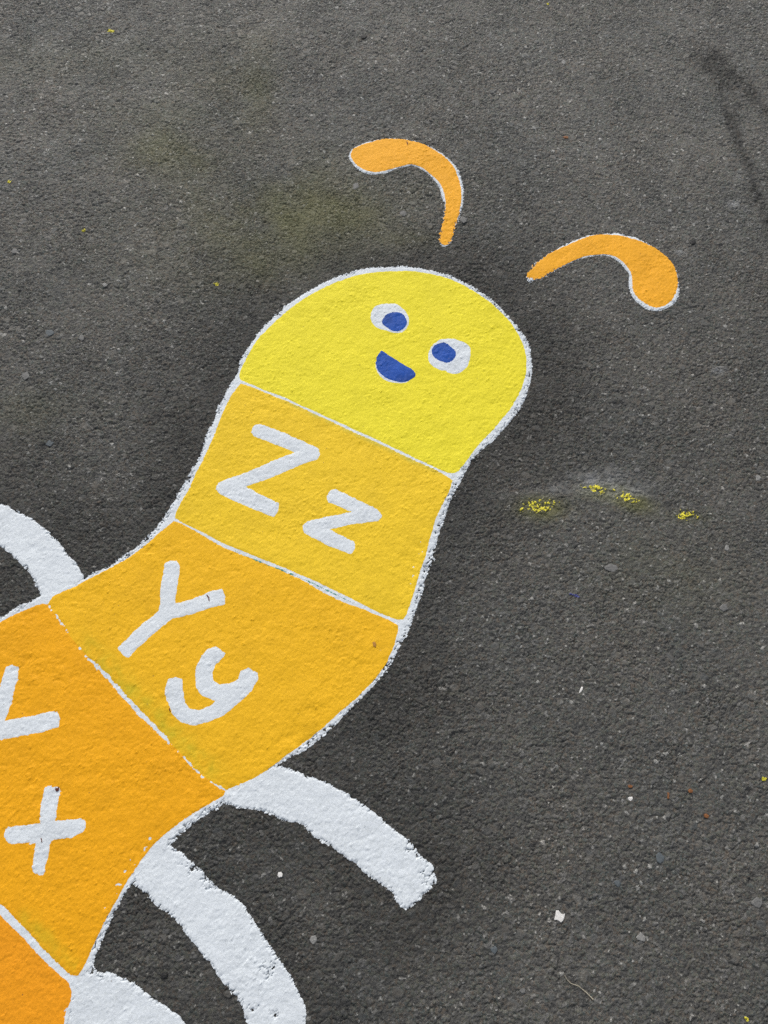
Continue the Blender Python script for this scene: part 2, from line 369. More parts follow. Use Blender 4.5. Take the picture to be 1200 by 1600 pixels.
def asphalt():
    m = bpy.data.materials.new('asphalt'); nt, b = nodes(m)
    pos = N(nt, 'ShaderNodeNewGeometry').outputs['Position']
    tone, stone, chip, olive, rust = (getattr_(nt, k) for k in ('tone', 'stone', 'chip', 'olive', 'pale'))
    out = getattr_(nt, 'outer')
    fv = N(nt, 'ShaderNodeTexVoronoi'); fv.inputs['Scale'].default_value = 165; nt.links.new(pos, fv.inputs['Vector'])
    fs = N(nt, 'ShaderNodeSeparateColor'); nt.links.new(fv.outputs['Color'], fs.inputs[0])
    stone = math_(nt, 'ADD', math_(nt, 'MULTIPLY', stone, math_(nt, 'SUBTRACT', 1.0, out)), math_(nt, 'MULTIPLY', fs.outputs[0], out))
    col = ramp(nt, stone, [(0.0, (.066,.066,.064)), (.22, (.098,.096,.092)), (.36, (.122,.121,.117)), (.46, (.140,.116,.094)), (.54, (.096,.112,.112)), (.62, (.128,.124,.100)), (.72, (.132,.131,.132)), (.84, (.185,.180,.172)), (1.0, (.40,.39,.37))])
    g = noise(nt, pos, 900, 2, .7)                   # grit finer than the stones
    col = mix(nt, 1.0, col, ramp(nt, g, [(.3, (.50,.50,.50)), (.5, (1.0,1.0,1.0)), (.68, (1.55,1.54,1.52))]), 'MULTIPLY')
    v = N(nt, 'ShaderNodeTexVoronoi'); v.inputs['Scale'].default_value = 330; nt.links.new(pos, v.inputs['Vector'])
    vr = N(nt, 'ShaderNodeSeparateColor'); nt.links.new(v.outputs['Color'], vr.inputs[0])
    spark = ramp(nt, vr.outputs[0], [(.93, (0,0,0)), (.975, (1,1,1))])
    col = mix(nt, math_(nt, 'MULTIPLY', spark, .30), col, (.36,.355,.34))
    chipc = ramp(nt, noise(nt, pos, 55, 1), [(.3, (.10,.108,.112)), (.45, (.135,.133,.127)), (.55, (.145,.130,.112)), (.7, (.20,.195,.185))])
    col = mix(nt, math_(nt, 'MULTIPLY', chip, .72), col, chipc)
    big = noise(nt, pos, 5.0, 4, .6)
    col = mix(nt, 1.0, col, ramp(nt, big, [(.3, (.86,.90,.91)), (.7, (1.07,1.06,1.03))]), 'MULTIPLY')
    tn = N(nt, 'ShaderNodeCombineColor')
    for k in range(3): nt.links.new(tone, tn.inputs[k])
    col = mix(nt, 1.0, col, tn.outputs[0], 'MULTIPLY')
    col = mix(nt, olive, col, (.150,.152,.034))
    col = mix(nt, rust, col, (.38,.39,.40))
    nt.links.new(col, b.inputs['Base Color'])
    b.inputs['Roughness'].default_value = .72
    b.inputs['Specular IOR Level'].default_value = .35
    h1 = noise(nt, pos, 420, 3, .65); h2 = noise(nt, pos, 130, 2, .6)
    h = math_(nt, 'ADD', math_(nt, 'MULTIPLY', h1, .6), h2)
    h = math_(nt, 'SUBTRACT', h, math_(nt, 'MULTIPLY', math_(nt, 'MULTIPLY', fv.outputs['Distance'], out), 1.3))
    bp = N(nt, 'ShaderNodeBump'); bp.inputs['Strength'].default_value = 1.0; bp.inputs['Distance'].default_value = .0022
    nt.links.new(h, bp.inputs['Height']); nt.links.new(bp.outputs[0], b.inputs['Normal'])
    return m
def paint(name, col, smear=None, rough=.62, var=.10, bump=.42):
    m = bpy.data.materials.new(name); nt, b = nodes(m)
    pos = N(nt, 'ShaderNodeNewGeometry').outputs['Position']
    lo = [c*(1-var) for c in col]; hi = [min(.95, c*(1+var*.5)) for c in col]
    c = ramp(nt, noise(nt, pos, 14, 5, .65), [(.32, lo), (.5, col), (.7, hi)])
    c = mix(nt, 1.0, c, ramp(nt, noise(nt, pos, 330, 3, .6), [(.3, (.86,.86,.84)), (.55, (1,1,1))]), 'MULTIPLY')
    if smear is not None:
        c = mix(nt, getattr_(nt, 'smear'), c, smear)
    # specks of dirt
    v = N(nt, 'ShaderNodeTexVoronoi'); v.inputs['Scale'].default_value = 60; nt.links.new(pos, v.inputs['Vector'])
    vs = N(nt, 'ShaderNodeSeparateColor'); nt.links.new(v.outputs['Color'], vs.inputs[0])
    sp = math_(nt, 'MULTIPLY', math_(nt, 'LESS_THAN', v.outputs['Distance'], .07), math_(nt, 'GREATER_THAN', vs.outputs[1], .86))
    c = mix(nt, math_(nt, 'MULTIPLY', sp, .6), c, (.10,.07,.04))
    nt.links.new(c, b.inputs['Base Color'])
    b.inputs['Roughness'].default_value = rough
    b.inputs['Specular IOR Level'].default_value = .18
    h = math_(nt, 'ADD', math_(nt, 'MULTIPLY', noise(nt, pos, 620, 3, .6), .6), noise(nt, pos, 330, 2, .55))
    bp = N(nt, 'ShaderNodeBump'); bp.inputs['Strength'].default_value = bump; bp.inputs['Distance'].default_value = .0010
    nt.links.new(h, bp.inputs['Height']); nt.links.new(bp.outputs[0], b.inputs['Normal'])
    return m
def plain(name, col, rough=.7):
    m = bpy.data.materials.new(name); nt, b = nodes(m)
    pos = N(nt, 'ShaderNodeNewGeometry').outputs['Position']
    c = ramp(nt, noise(nt, pos, 300, 3), [(.3, [x*.8 for x in col]), (.7, [min(.95, x*1.15) for x in col])])
    nt.links.new(c, b.inputs['Base Color']); b.inputs['Roughness'].default_value = rough
    return m
M_ASPH = asphalt()
M_WHITE = paint('white_paint', (.72,.775,.825), var=.05)
M_HEAD = paint('lemon_yellow_paint', (.86,.75,.036), var=.05)
M_SEGZ = paint('golden_yellow_paint', (.87,.59,.026), smear=(.42,.44,.08), var=.07)
M_SEGY = paint('amber_paint', (.87,.49,.015), smear=(.50,.44,.02), var=.07)
M_SEGX = paint('marigold_paint', (.87,.41,.009), smear=(.55,.45,.02), var=.07)
M_SEGW = paint('orange_paint', (.87,.345,.012), var=.07)
M_ANT = paint('light_orange_paint', (.91,.43,.024), var=.07)
M_BLUE = paint('blue_paint', (.012,.080,.40), var=.32, rough=.55)
M_SMEAR = plain('yellow_paint_flecks', (.70,.63,.045))
M_BLUEM = plain('blue_chalk', (.05,.06,.22))
M_GREEN = plain('green_chalk', (.10,.36,.28))

# ------------------------------------------------------------------ ground
cs = slice(None, None, 6)
cx, cy = GX[cs, cs], GY[cs, cs]
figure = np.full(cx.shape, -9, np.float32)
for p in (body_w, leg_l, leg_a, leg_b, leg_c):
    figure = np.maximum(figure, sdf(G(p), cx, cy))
def up(a):                                          # coarse map back to the fine grid
    yi = np.arange(NY)/6; xi = np.arange(NX)/6
    y0 = np.minimum(yi.astype(int), a.shape[0]-2); x0 = np.minimum(xi.astype(int), a.shape[1]-2)
    fy = np.clip(yi-y0, 0, 1)[:, None]; fx = np.clip(xi-x0, 0, 1)[None]
    A = a[y0][:, x0]; B = a[y0][:, x0+1]; D = a[y0+1][:, x0]; E = a[y0+1][:, x0+1]
    return ((A*(1-fx)+B*fx)*(1-fy) + (D*(1-fx)+E*fx)*fy).astype(np.float32)
# the asphalt is darker in a ragged band around the figure, fading outwards
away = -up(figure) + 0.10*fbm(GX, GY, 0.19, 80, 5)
near_fig = 1 - smooth(-0.03, 0.23, away)
TONE = 0.98 - 0.45*near_fig
TONE = TONE*(1 + 0.13*fbm(GX, GY, 0.34, 90, 4) + .06*fbm(GX, GY, .05, 91, 3))
# grazing sheen painted into the tone towards the far side; left a touch lighter
TONE = TONE*(0.81 + 0.35*smooth(.55, 2.0, GY + .10*fbm(GX, GY, .5, 92, 2)) + .05*smooth(.2, -.8, GX))
def blob(px, py, rx, ry, rot=0):                    # soft patch given in photo pixels
    c = G([(px, py)])[0]
    k = CAM_H/FOC*1.1
    ca_, sa_ = math.cos(rot), math.sin(rot)
    ddx, ddy = GX-c[0], GY-c[1]
    return np.exp(-(((ddx*ca_+ddy*sa_)/(rx*k))**2 + ((-ddx*sa_+ddy*ca_)/(ry*k))**2))
streak, al, sd = seg_dist(G([(1112,92),(1122,112),(1131,140),(1140,172),(1150,208),(1163,250),(1178,286),(1188,322),(1207,352)]), GX, GY)
streak2, al2, sd2 = seg_dist(G([(1108,90),(1130,108),(1152,124),(1174,150),(1202,178),(1230,205)]), GX, GY)
st = np.exp(-((streak + .007*vnoise(GX, GY, .03, 94))/(0.014 + .030*np.clip(1 - 2.2*al, 0, 1) + .012*smooth(.8, 1, al)))**2) + 0.8*np.exp(-((streak2 + .008*vnoise(GX, GY, .03, 93))/0.026)**2)
st = np.clip(st*(0.55 + .8*ra)*(0.9 + .9*fbm(GX, GY, 0.035, 95, 4)), 0, 1)
TONE = TONE*(1 - 0.62*st)
OLIVE = 0.40*blob(440, 345, 210, 115, .25) + .16*blob(300, 170, 120, 150) + .20*blob(415, 420, 60, 34) + .18*blob(540, 318, 70, 50) + .20*blob(275, 245, 140, 60, -.6) + .22*blob(405, 130, 34, 120) + .20*blob(640, 372, 60, 22) + .10*blob(90, 90, 240, 60, .2) + .10*blob(60, 640, 90, 40) + .80*blob(845, 793, 34, 17) + .75*blob(983, 780, 34, 15, -.4) + .55*blob(932, 768, 28, 11) + .5*blob(1080, 808, 26, 11) + .10*blob(1050, 900, 100, 60)
OLIVE = np.clip(OLIVE*(0.85 + 1.1*fbm(GX + .5*GY, GY - .3*GX, 0.12, 97, 5)), 0, .5)*(1 - 0.55*near_fig)
PALE = .50*blob(940, 748, 36, 16) + .32*blob(965, 768, 55, 14) + .18*blob(870, 765, 50, 12) + .06*blob(80, 60, 260, 120) + .05*blob(1130, 40, 160, 90) + .12*blob(40, 40, 200, 100)*0
PALE = np.clip(PALE*(0.7 + 0.8*fbm(GX, GY, 0.02, 98, 2)), 0, .75)
PALE = np.clip(PALE + np.clip(.75 + 1.2*(rb - .5), 0, 1)*(.95*blob(1146, 318, 9, 8) + .75*blob(1122, 578, 9, 7) + .5*blob(1063, 393, 9, 7)), 0, .8)
STONE = np.clip(0.62*ra2 + 0.22*rb2 + .22*rg2 - .03, 0, 1)
STONE = np.where((rb > .985) | (ra > .994), 1.0, STONE*.93)

nx, ny = len(AX), len(AY)
def spread(a, fill=None):                           # fine block -> whole grid, edge values carried outwards
    return np.pad(a, ((PY, PY), (PX, PX)), mode='edge')
hz = spread(HT)
XX, YY = np.meshgrid(AX, AY)
idx = np.arange(nx*ny).reshape(ny, nx)
quads = np.stack([idx[:-1, :-1].ravel(), idx[:-1, 1:].ravel(), idx[1:, 1:].ravel(), idx[1:, :-1].ravel()], 1)
me = new_mesh('ground', np.stack([XX.ravel(), YY.ravel(), hz.ravel()], 1), quads.ravel(), 4, False)
outer = np.maximum(np.maximum(X0-XX, XX-X1), np.maximum(Y0-YY, YY-Y1))
far = smooth(-0.06, 0.0, outer)
attr(me, 'outer', far.ravel())
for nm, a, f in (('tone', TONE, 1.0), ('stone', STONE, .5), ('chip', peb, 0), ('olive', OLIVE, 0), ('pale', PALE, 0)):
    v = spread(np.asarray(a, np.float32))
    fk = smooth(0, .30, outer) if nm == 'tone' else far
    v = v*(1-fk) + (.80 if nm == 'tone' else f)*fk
    if nm == 'tone': v = v*(1 - .24*far)  # outer tone darkened in place of the self-shading of the missing relief
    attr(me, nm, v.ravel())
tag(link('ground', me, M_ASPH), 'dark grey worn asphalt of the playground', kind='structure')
del quads, hz, XX, YY, me

# ------------------------------------------------------------------ the painted caterpillar
T0, T1, T2, T3, T4 = HT + 0.00008, HP + 0.0002, HP + 0.00055, HP + 0.0009, HP + 0.00125
oc = G([(520, 640)])[0]
ORG = (float(oc[0]), float(oc[1]), 0.0)
cat = bpy.data.objects.new('painted_caterpillar', None)
C.collection.objects.link(cat)
cat.location = ORG
cat.empty_display_size = .1
tag(cat, 'yellow and orange alphabet caterpillar with smiling face, white legs and antennae, painted on the asphalt', 'ground painting')

def wob(x, y, amp, seed):                           # hand-painted unevenness of an edge
    return amp*(0.6*vnoise(x, y, 0.028, seed) + 0.5*vnoise(x, y, 0.011, seed+1) + 0.35*vnoise(x, y, 0.005, seed+2))
def coat(name, poly, mat, zl, zf, parent, seed, amp=.0012, rel=.5, grow=0.0, attrs=None, extra=None, label=None, smoothn=1):
    polys = [G(chaikin(np.asarray(p, float), smoothn)) for p in (poly if isinstance(poly, list) else [poly])]
    win = window(np.concatenate(polys), .03)
    x, y = GX[win], GY[win]
    F = np.full(x.shape, -9, np.float32)
    for p in polys: F = np.maximum(F, sdf(p, x, y))
    F = F + grow + wob(x, y, amp, seed) + rel*np.clip(REL[win], -.004, .004)
    if extra is not None: F = extra(F, x, y, win)
    at = {k: fn(x, y) for k, fn in attrs.items()} if attrs else None
    o = sheet(name, win, F, zl, zf, mat, parent, ORG, attrs=at)
    if label: o['label'] = label
    return o

# white outline: silhouette minus the coloured fields (with the dividers left between them)
SEGS = [head_c, segz_c, segy_c, segx_c, segw_c]
seg_polys = [G(chaikin(np.asarray(p, float), 1)) for p in SEGS]
rough_spots = [(378,560,20),(440,485,20),(548,432,22),(700,432,22),(755,455,26),(815,520,40),(826,590,40),(810,640,35),(770,685,30),(160,1470,20),(330,690,22),(300,745,26),(200,875,24),(340,640,16),(30,950,14),(714,760,50),(690,820,50),(672,880,45),(655,930,40),(252,825,40),(230,845,30),(610,1030,60),(500,1150,50),(640,990,40),(790,480,50),(340,1262,30),(290,1295,30),(720,735,40)]
def outline_extra(F, x, y, win):
    r = np.zeros(x.shape, np.float32)
    for (px, py, s) in rough_spots:
        c = G([(px, py)])[0]; rr = s*CAM_H/FOC*1.1
        r = np.maximum(r, np.exp(-((x-c[0])**2 + (y-c[1])**2)/rr**2))
    n = .0030*vnoise(x, y, .0055, 301) + .0026*vnoise(x, y, .0034, 302)
    rl = np.clip(REL[win], -.0022, .0022)
    holes = (.0018 + 1.8*rl + 1.15*n) + .006*(1 - r) + .010*smooth(.0035, .0085, F)
    flecks = (-.0042 + 2.4*rl + 1.1*n) + 1.0*np.minimum(F + .006, 0) - .02*(1 - r)
    F = np.maximum(np.minimum(F + .0028*r, holes), flecks)
    inner = np.full(x.shape, -9, np.float32)
    for p in seg_polys: inner = np.maximum(inner, sdf(p, x, y))
    allow = np.full(x.shape, -9, np.float32)        # the white base also lies under the thin places of the colour
    for ln in (np.array([(665,815),(655,860),(640,930)]), DIV_YX, np.array([(575,955),(600,985),(590,1030)]), DIV_XW, np.array([(262,1285),(246,1298),(212,1345),(150,1450)]), np.array([(114,1555),(106,1580),(102,1620)])):
        allow = np.maximum(allow, .034 - seg_dist(G(ln), x, y)[0])
    return np.minimum(F, np.maximum(-(inner - 0.011), allow))
coat('outline', body_w, M_WHITE, T0, T1, cat, 200, amp=.0020, rel=1.2, extra=outline_extra, label='ragged white outline and dividing lines')

def smear_line(pts, side, w, off, amt, seed):
    P = G(pts)
    def fn(x, y):
        d, al, s = seg_dist(P, x, y)
        q = d*np.where(s == side, 1, -1)
        v = np.exp(-((q-off)/w)**2)*smooth(.12, .32, al)*smooth(1, .9, al)
        return np.clip(amt*v*(0.75 + 1.0*fbm(x + .6*y, y - .6*x, .02, seed, 3)), 0, 1)
    return {'smear': fn}
coat('head', head_c, M_HEAD, T1, T2, cat, 210, amp=.0012, rel=.4)
# flecks of white show through where the colour was dabbed on thinly along the dividers
def strip(pts, prof, sd0, speck=0.0, sw=.008):
    """Unpainted strip along a divider: prof gives its half width (m) along the line; specks beside it."""
    P = G(pts); pa = np.array(prof, float)
    def fn(F, x, y, win):
        d, al, side = seg_dist(P, x, y)
        w = np.interp(al, pa[:, 0], pa[:, 1]).astype(np.float32)
        w = w + np.where(w < .0015, .0024, .0014)*vnoise(x, y, .0075, sd0) + .0013*vnoise(x, y, .0036, sd0+1) + .6*REL[win]
        F = np.minimum(F, d - w)
        if speck:
            n = .55*vnoise(x, y, .0062, sd0+3) + .5*vnoise(x, y, .0034, sd0+4) + .35*vnoise(x, y, .06, sd0+5)
            k = np.exp(-(d/sw)**2)*smooth(0, .08, al)*smooth(1, .92, al)
            F = np.minimum(F, (1.0 - speck*k - .55*n)*.006 - .001)
        return F
    return fn
def chain(*fns):
    def fn(F, x, y, win):
        for f in fns: F = f(F, x, y, win)
        return F
    return fn
YX = [(0,.0014),(.05,.0004),(.14,.0010),(.17,-.002),(.24,.0004),(.32,.0024),(.45,.0038),(.62,.0042),(.71,.0030),(.76,.0002),(.86,.0003),(.92,-.001),(1,.001)]
XW = [(0,.0034),(.5,.0030),(1,.0030)]
sz = coat('body_segment', segz_c, M_SEGZ, T1, T2, cat, 220, amp=.0007, smoothn=0, attrs=smear_line(DIV_HZ, -1, .005, .005, .5, 400), label='golden yellow body segment lettered Z z',
          extra=strip(np.array([(665,815),(655,860),(640,930)]), [(0,-.02),(1,-.02)], 410, .62, .016))
sy = coat('body_segment', segy_c, M_SEGY, T1, T2, cat, 230, amp=.0008, smoothn=0, attrs=smear_line(DIV_YX, 1, .016, .016, .62, 420), label='amber body segment lettered Y y',
          grow=.0014, extra=chain(strip(DIV_YX, YX, 430), strip(np.array([(575,955),(600,985),(590,1030)]), [(0,-.02),(1,-.02)], 435, .5, .016)))
T2X = T2 + .00015
sx = coat('body_segment', segx_c, M_SEGX, T1, T2X, cat, 240, amp=.0008, smoothn=0, attrs=smear_line(DIV_XW, 1, .014, .016, .5, 440), label='deep amber body segment lettered X x',
          grow=.0014, extra=chain(strip(DIV_YX, YX, 430, .62, .009), strip(DIV_XW, XW, 460), strip(np.array([(262,1285),(246,1298),(212,1345),(150,1450)]), [(0,-.02),(1,-.02)], 455, .55, .012), strip(np.array([(290,1180),(305,1196),(328,1222)]), [(0,-.02),(1,-.02)], 456, .95, .012)))
sw = coat('body_segment', segw_c, M_SEGW, T1, T2, cat, 250, amp=.0008, smoothn=0, label='orange body segment at the lower left edge', extra=chain(strip(DIV_XW, XW, 460, .55, .010), strip(np.array([(114,1555),(106,1580),(102,1620)]), [(0,-.02),(1,-.02)], 462, .75, .010)))
# a dab of the neighbouring white: dotted remains of the chalked divider between the Y and X fields
for seg, poly, nm, sd0 in ((sz, cap_z, 'capital letter Z', 500), (sz, low_z, 'small letter z', 505), (sy, cap_y, 'capital letter Y', 510), (sy, low_y, 'small letter y', 515), (sx, cap_x, 'capital letter X', 520), (sx, low_x, 'small letter x', 525)):
    coat('letter', poly, M_WHITE, T2, T3, seg, sd0, amp=.0016, rel=.45, grow=-.0004 if poly is low_y else .0010, smoothn=0, label='white ' + nm)
chalk = G(DIV_ZY)
def chalk_field(x, y):
    d, al, s = seg_dist(chalk, x, y)
    core = np.where((al > .16) & (al < .88), .0005 - d, -1)
    return np.maximum(core, .0006 - d + .0012*vnoise(x, y, .012, 530) + .0014*vnoise(x, y, .004, 531) - .004*(1-smooth(.12, .22, al)*smooth(.92, .84, al)) - .0012*smooth(.0, .6, vnoise(x, y, .09, 532)) - np.maximum(0, d - .0015))
win = window(chalk, .02)
sheet('chalk_line', win, chalk_field(GX[win], GY[win]), T2, T2 + .0003, M_GREEN, cat, ORG, ramp=.001)['label'] = 'thin green chalk line along the divider under Z z'

for ew, pw, sd0 in ((eye_a, pup_a, 540), (eye_b, pup_b, 550)):
    e = coat('eye', ew, M_WHITE, T2, T3, cat, sd0, amp=.0012, rel=.4)
    coat('pupil', pw, M_BLUE, T3, T4, e, sd0+5, amp=.0012, rel=.4)
mo = coat('mouth', mouth_c, M_BLUE, T3, T4, cat, 560, amp=.0010, rel=.4)
coat('mouth_edge', mouth_w, M_WHITE, T2, T3, mo, 565, amp=.0010, rel=.4)
def leg_extra(cut_spots):
    def fn(F, x, y, win):
        r = smooth(.016, .0, F)
        F = F + r*(.5*np.clip(REL[win], -.003, .003) + .0012*vnoise(x, y, .009, 601))
        for (px, py, s, a) in cut_spots:
            c = G([(px, py)])[0]; rr = s*CAM_H/FOC
            k = np.exp(-((x-c[0])**2 + (y-c[1])**2)/rr**2)
            F = np.minimum(F, .012*(1-k) + k*(a*np.clip(REL[win]*3, -.006, .006) + .0055*vnoise(x, y, .0055, 605) + .0028))
        return F
    return fn
tips = {0: [(40,890,16,1),(82,838,8,1),(122,892,6,1)], 1: [(650,1330,16,1),(672,1370,22,1.2),(478,1212,10,1),(640,1330,10,1)], 2: [(300,1355,16,1.2),(322,1378,16,1.2),(282,1350,6,1),(340,1384,8,1),(245,1410,8,1),(268,1430,8,1),(420,1515,18,1),(395,1575,14,1),(428,1585,12,1)], 3: [(150,1515,14,1.2),(160,1525,10,1)]}
for k, (p, sd0) in enumerate(((leg_l, 610), (leg_a, 620), (leg_b, 630), (leg_c, 640))):
    coat('leg', p, M_WHITE, T0, T1 - .0001, cat, sd0, amp=.0022, rel=.9, extra=leg_extra(tips[k]))
def tip_extra(px, py, s):
    def fn(F, x, y, win):
        c = G([(px, py)])[0]; rr = s*CAM_H/FOC*1.1
        k = np.exp(-((x-c[0])**2 + (y-c[1])**2)/rr**2)
        return F + k*(2.5*np.clip(REL[win], -.003, .003) + .003*vnoise(x, y, .006, 650))
    return fn
for pw, po, sd0, tp in ((ant1_w, ant1_o, 660, (695, 360, 40)), (ant2_w, ant2_o, 670, (840, 425, 45))):
    a = coat('antenna', po, M_ANT, T1, T2, cat, sd0, amp=.0010, rel=.6, extra=tip_extra(*tp))
    coat('antenna_edge', pw, M_WHITE, T0, T1, a, sd0+4, amp=.0016, rel=.9, grow=.0004, extra=tip_extra(*tp))

# ------------------------------------------------------------------ stray paint on the asphalt
def fleck(name, px, py, rx, ry, mat, label, cat_, group, seed, rot=0.0, cover=.5, size=.0055):
    c = G([(px, py)])[0]
    k = CAM_H/FOC*1.12
    win = window(np.array([c]), max(rx, ry)*k*2 + .01)
    x, y = GX[win], GY[win]
    ca_, sa_ = math.cos(rot), math.sin(rot)
    e = np.sqrt((((x-c[0])*ca_ + (y-c[1])*sa_)/(rx*k))**2 + ((-(x-c[0])*sa_ + (y-c[1])*ca_)/(ry*k))**2)
    n = .42*vnoise(x, y, .018, seed+2) + .55*vnoise(x, y, size, seed) + .35*vnoise(x, y, size*.5, seed+1) + 420*REL[win]
    F = (cover - .3 + .8*n - .9*np.maximum(e - .35, 0)**1.5)*.003
    F = np.minimum(F, (1.7 - e)*.003)
    if (F > 0).sum() < 4: F = F - np.sort(F.ravel())[-6]
    org = (float(c[0]), float(c[1]), 0.0)
    o = sheet(name, win, F, T0, HT + .0006, mat, None, org, ramp=.002)
    o.location = org
    return tag(o, label, cat_, group)
SM = 'stray yellow paint smears on the asphalt'
fleck('paint_smear', 840, 790, 27, 13, M_SMEAR, 'speckled yellow paint smear on the asphalt nearest the Z z segment', 'paint smear', SM, 700, cover=.24)
fleck('paint_smear', 932, 764, 20, 7, M_SMEAR, 'yellow paint smear with a pale grey smudge above it', 'paint smear', SM, 710, rot=-.2, cover=.38)
fleck('paint_smear', 979, 776, 27, 10, M_SMEAR, 'fainter olive yellow smear just right of the smudged one', 'paint smear', SM, 720, rot=-.5, cover=.26)
fleck('paint_smear', 1075, 806, 17, 7, M_SMEAR, 'small bright yellow smear farthest right among the smears', 'paint smear', SM, 730, cover=.4)
SP = 'yellow paint specks'
for k, (px, py, r, lb) in enumerate(((14, 283, 4, 'yellow paint speck at the left edge, level with the first antenna'), (130, 360, 4, 'yellow paint speck on the asphalt far left of the head'), (338, 444, 4.5, 'yellow paint speck just left of the head below the olive stain'), (173, 48, 6, 'faint yellow speck near the top left corner'), (857, 6, 3.5, 'yellow paint speck at the top edge of the asphalt'), (1192, 1218, 4, 'yellow moss-like speck at the right edge beyond the brown leaf bits'), (1166, 1592, 3, 'yellow speck at the bottom right corner'))):
    fleck('paint_speck', px, py, r, r*.8, M_SMEAR, lb, 'paint speck', SP, 740+3*k, cover=.55)
bl = G([(872,925),(888,927),(900,931),(905,932)])
win = window(bl, .02)
d, al, s = seg_dist(bl, GX[win], GY[win])
F = .0022 - d + .002*vnoise(GX[win], GY[win], .008, 770) + .8*REL[win] - .001
c = (float(bl[1][0]), float(bl[1][1]), 0.0)
o = sheet('chalk_mark', win, F, T0, HT + .0005, M_BLUEM, None, c, ramp=.001); o.location = c
tag(o, 'short faint blue streak on the asphalt below the yellow smears', 'chalk mark')

# ------------------------------------------------------------------ small loose things
def surf(px, py, Zf=HT):
    c = G([(px, py)])[0]
    i = int(round((c[0]-X0)/STEP)); j = int(round((c[1]-Y0)/STEP))
    return float(c[0]), float(c[1]), float(Zf[max(0, j-1):j+2, max(0, i-1):i+2].max())
rng = np.random.default_rng(5)
def chip_mesh(name, outline, thick, dome=.3):       # a flake: top skin, bevelled rim and underside
    p = np.asarray(outline, float); n = len(p)
    ctr = p.mean(0)
    rings = [(1.0, 0.0), (1.0, thick*.55), (.86, thick), (.45, thick*(1+dome))]
    V, Fc = [], []
    for s, z in rings:
        for q in p:
            r = ctr + (q-ctr)*s
            V.append((r[0], r[1], z + thick*.12*rng.standard_normal()*(z > 0)))
    V.append((ctr[0], ctr[1], thick*(1+dome))); V.append((ctr[0], ctr[1], 0))
    for k in range(len(rings)-1):
        for i in range(n):
            j = (i+1) % n
            Fc.append((k*n+i, k*n+j, (k+1)*n+j, (k+1)*n+i))
    L = (len(rings)-1)*n
    for i in range(n):
        j = (i+1) % n
        Fc.append((L+i, L+j, len(V)-2)); Fc.append((j, i, len(V)-1))
    me = bpy.data.meshes.new(name); me.from_pydata(V, [], Fc); me.update()
    return me
def loose(name, px, py, outline_px, thick, mat, label, cat_, group=None, Zf=HT, dome=.3):
    c = surf(px, py, HB + .0002 if cat_ == 'pebble' else Zf)
    p = G([(px+a, py+b) for a, b in outline_px]) - np.array(c[:2])
    area = .5*np.sum(p[:, 0]*np.roll(p[:, 1], -1) - np.roll(p[:, 0], -1)*p[:, 1])
    if area < 0: p = p[::-1]
    o = link(name, chip_mesh(name, p, thick, dome), mat, None, (c[0], c[1], c[2] - .0003))
    return tag(o, label, cat_, group)
def roundish(r, n=9, sx_=1.0, irr=.25):
    return [(r*sx_*math.cos(t)*(1+irr*rng.uniform(-1, 1)), r*math.sin(t)*(1+irr*rng.uniform(-1, 1))) for t in np.linspace(0, 2*math.pi, n, endpoint=False) + rng.uniform(0, .6, n)]
M_FLAKE = plain('white_paint_flake', (.76,.75,.72)); M_PEBBLE = plain('grey_pebble', (.155,.155,.15)); M_PALEST = plain('pale_stone', (.24,.24,.23))
M_BLUEST = plain('blue_grey_stone', (.095,.112,.122)); M_LEAF = plain('dry_leaf', (.22,.085,.025)); M_TWIG = plain('dry_stem', (.34,.31,.24)); M_DARK = plain('black_grit', (.010,.010,.010)); M_RED = plain('dark_red_bud', (.12,.025,.015))
FL = 'white paint flakes lying on the asphalt'
loose('paint_flake', 873, 1432, [(-5,-10),(-1,-10),(3,-5),(6,-4),(9,-5),(8,2),(6,6),(3,9),(-3,5),(-8,5),(-6,-2)], .0007, M_FLAKE, 'largest white paint flake, jagged, alone on the lower right asphalt', 'paint flake', FL, dome=.05)
loose('paint_flake', 438, 1367, [(-3,-4),(2,-5),(4,-1),(3,3),(-2,4),(-4,1)], .0010, M_FLAKE, 'white paint flake on the dark asphalt between the two right legs', 'paint flake', FL)
loose('paint_flake', 984, 1248, [(-4,-2),(0,-4),(4,-3),(4,1),(1,4),(-3,2)], .0010, M_FLAKE, 'white paint flake just below the brown leaf bits', 'paint flake', FL)
loose('paint_flake', 907, 1078, [(-3,6),(-1,0),(1,-5),(4,-5),(3,0),(-1,5)], .0010, M_FLAKE, 'slender upright white flake on the asphalt right of the Y y segment', 'paint flake', FL)
LF = 'small brown leaf bits'
loose('leaf_bit', 1103, 1275, [(-4,-3),(0,-4),(5,0),(2,4),(-3,2)], .0010, M_LEAF, 'lowest orange brown leaf bit on the right asphalt', 'leaf bit', LF)
loose('leaf_bit', 984, 1229, [(-4,-1),(-1,-3),(4,-1),(3,2),(-2,2)], .0010, M_LEAF, 'orange brown leaf bit directly above a white flake', 'leaf bit', LF)
loose('leaf_bit', 1043, 1243, [(-1,-5),(2,-4),(2,5),(-1,5)], .0009, M_LEAF, 'narrow upright brown leaf bit between two others', 'leaf bit', LF)
loose('leaf_bit', 1078, 1236, [(-4,-1),(0,-4),(4,-1),(3,3),(-2,3)], .0009, M_LEAF, 'dull brown leaf bit right of the narrow upright one', 'leaf bit', LF)
loose('leaf_bit', 884, 214, [(-5,0),(-1,-2),(4,-1),(4,2),(-2,2)], .0009, M_LEAF, 'brown leaf bit on the asphalt between and above the antennae', 'leaf bit', LF)
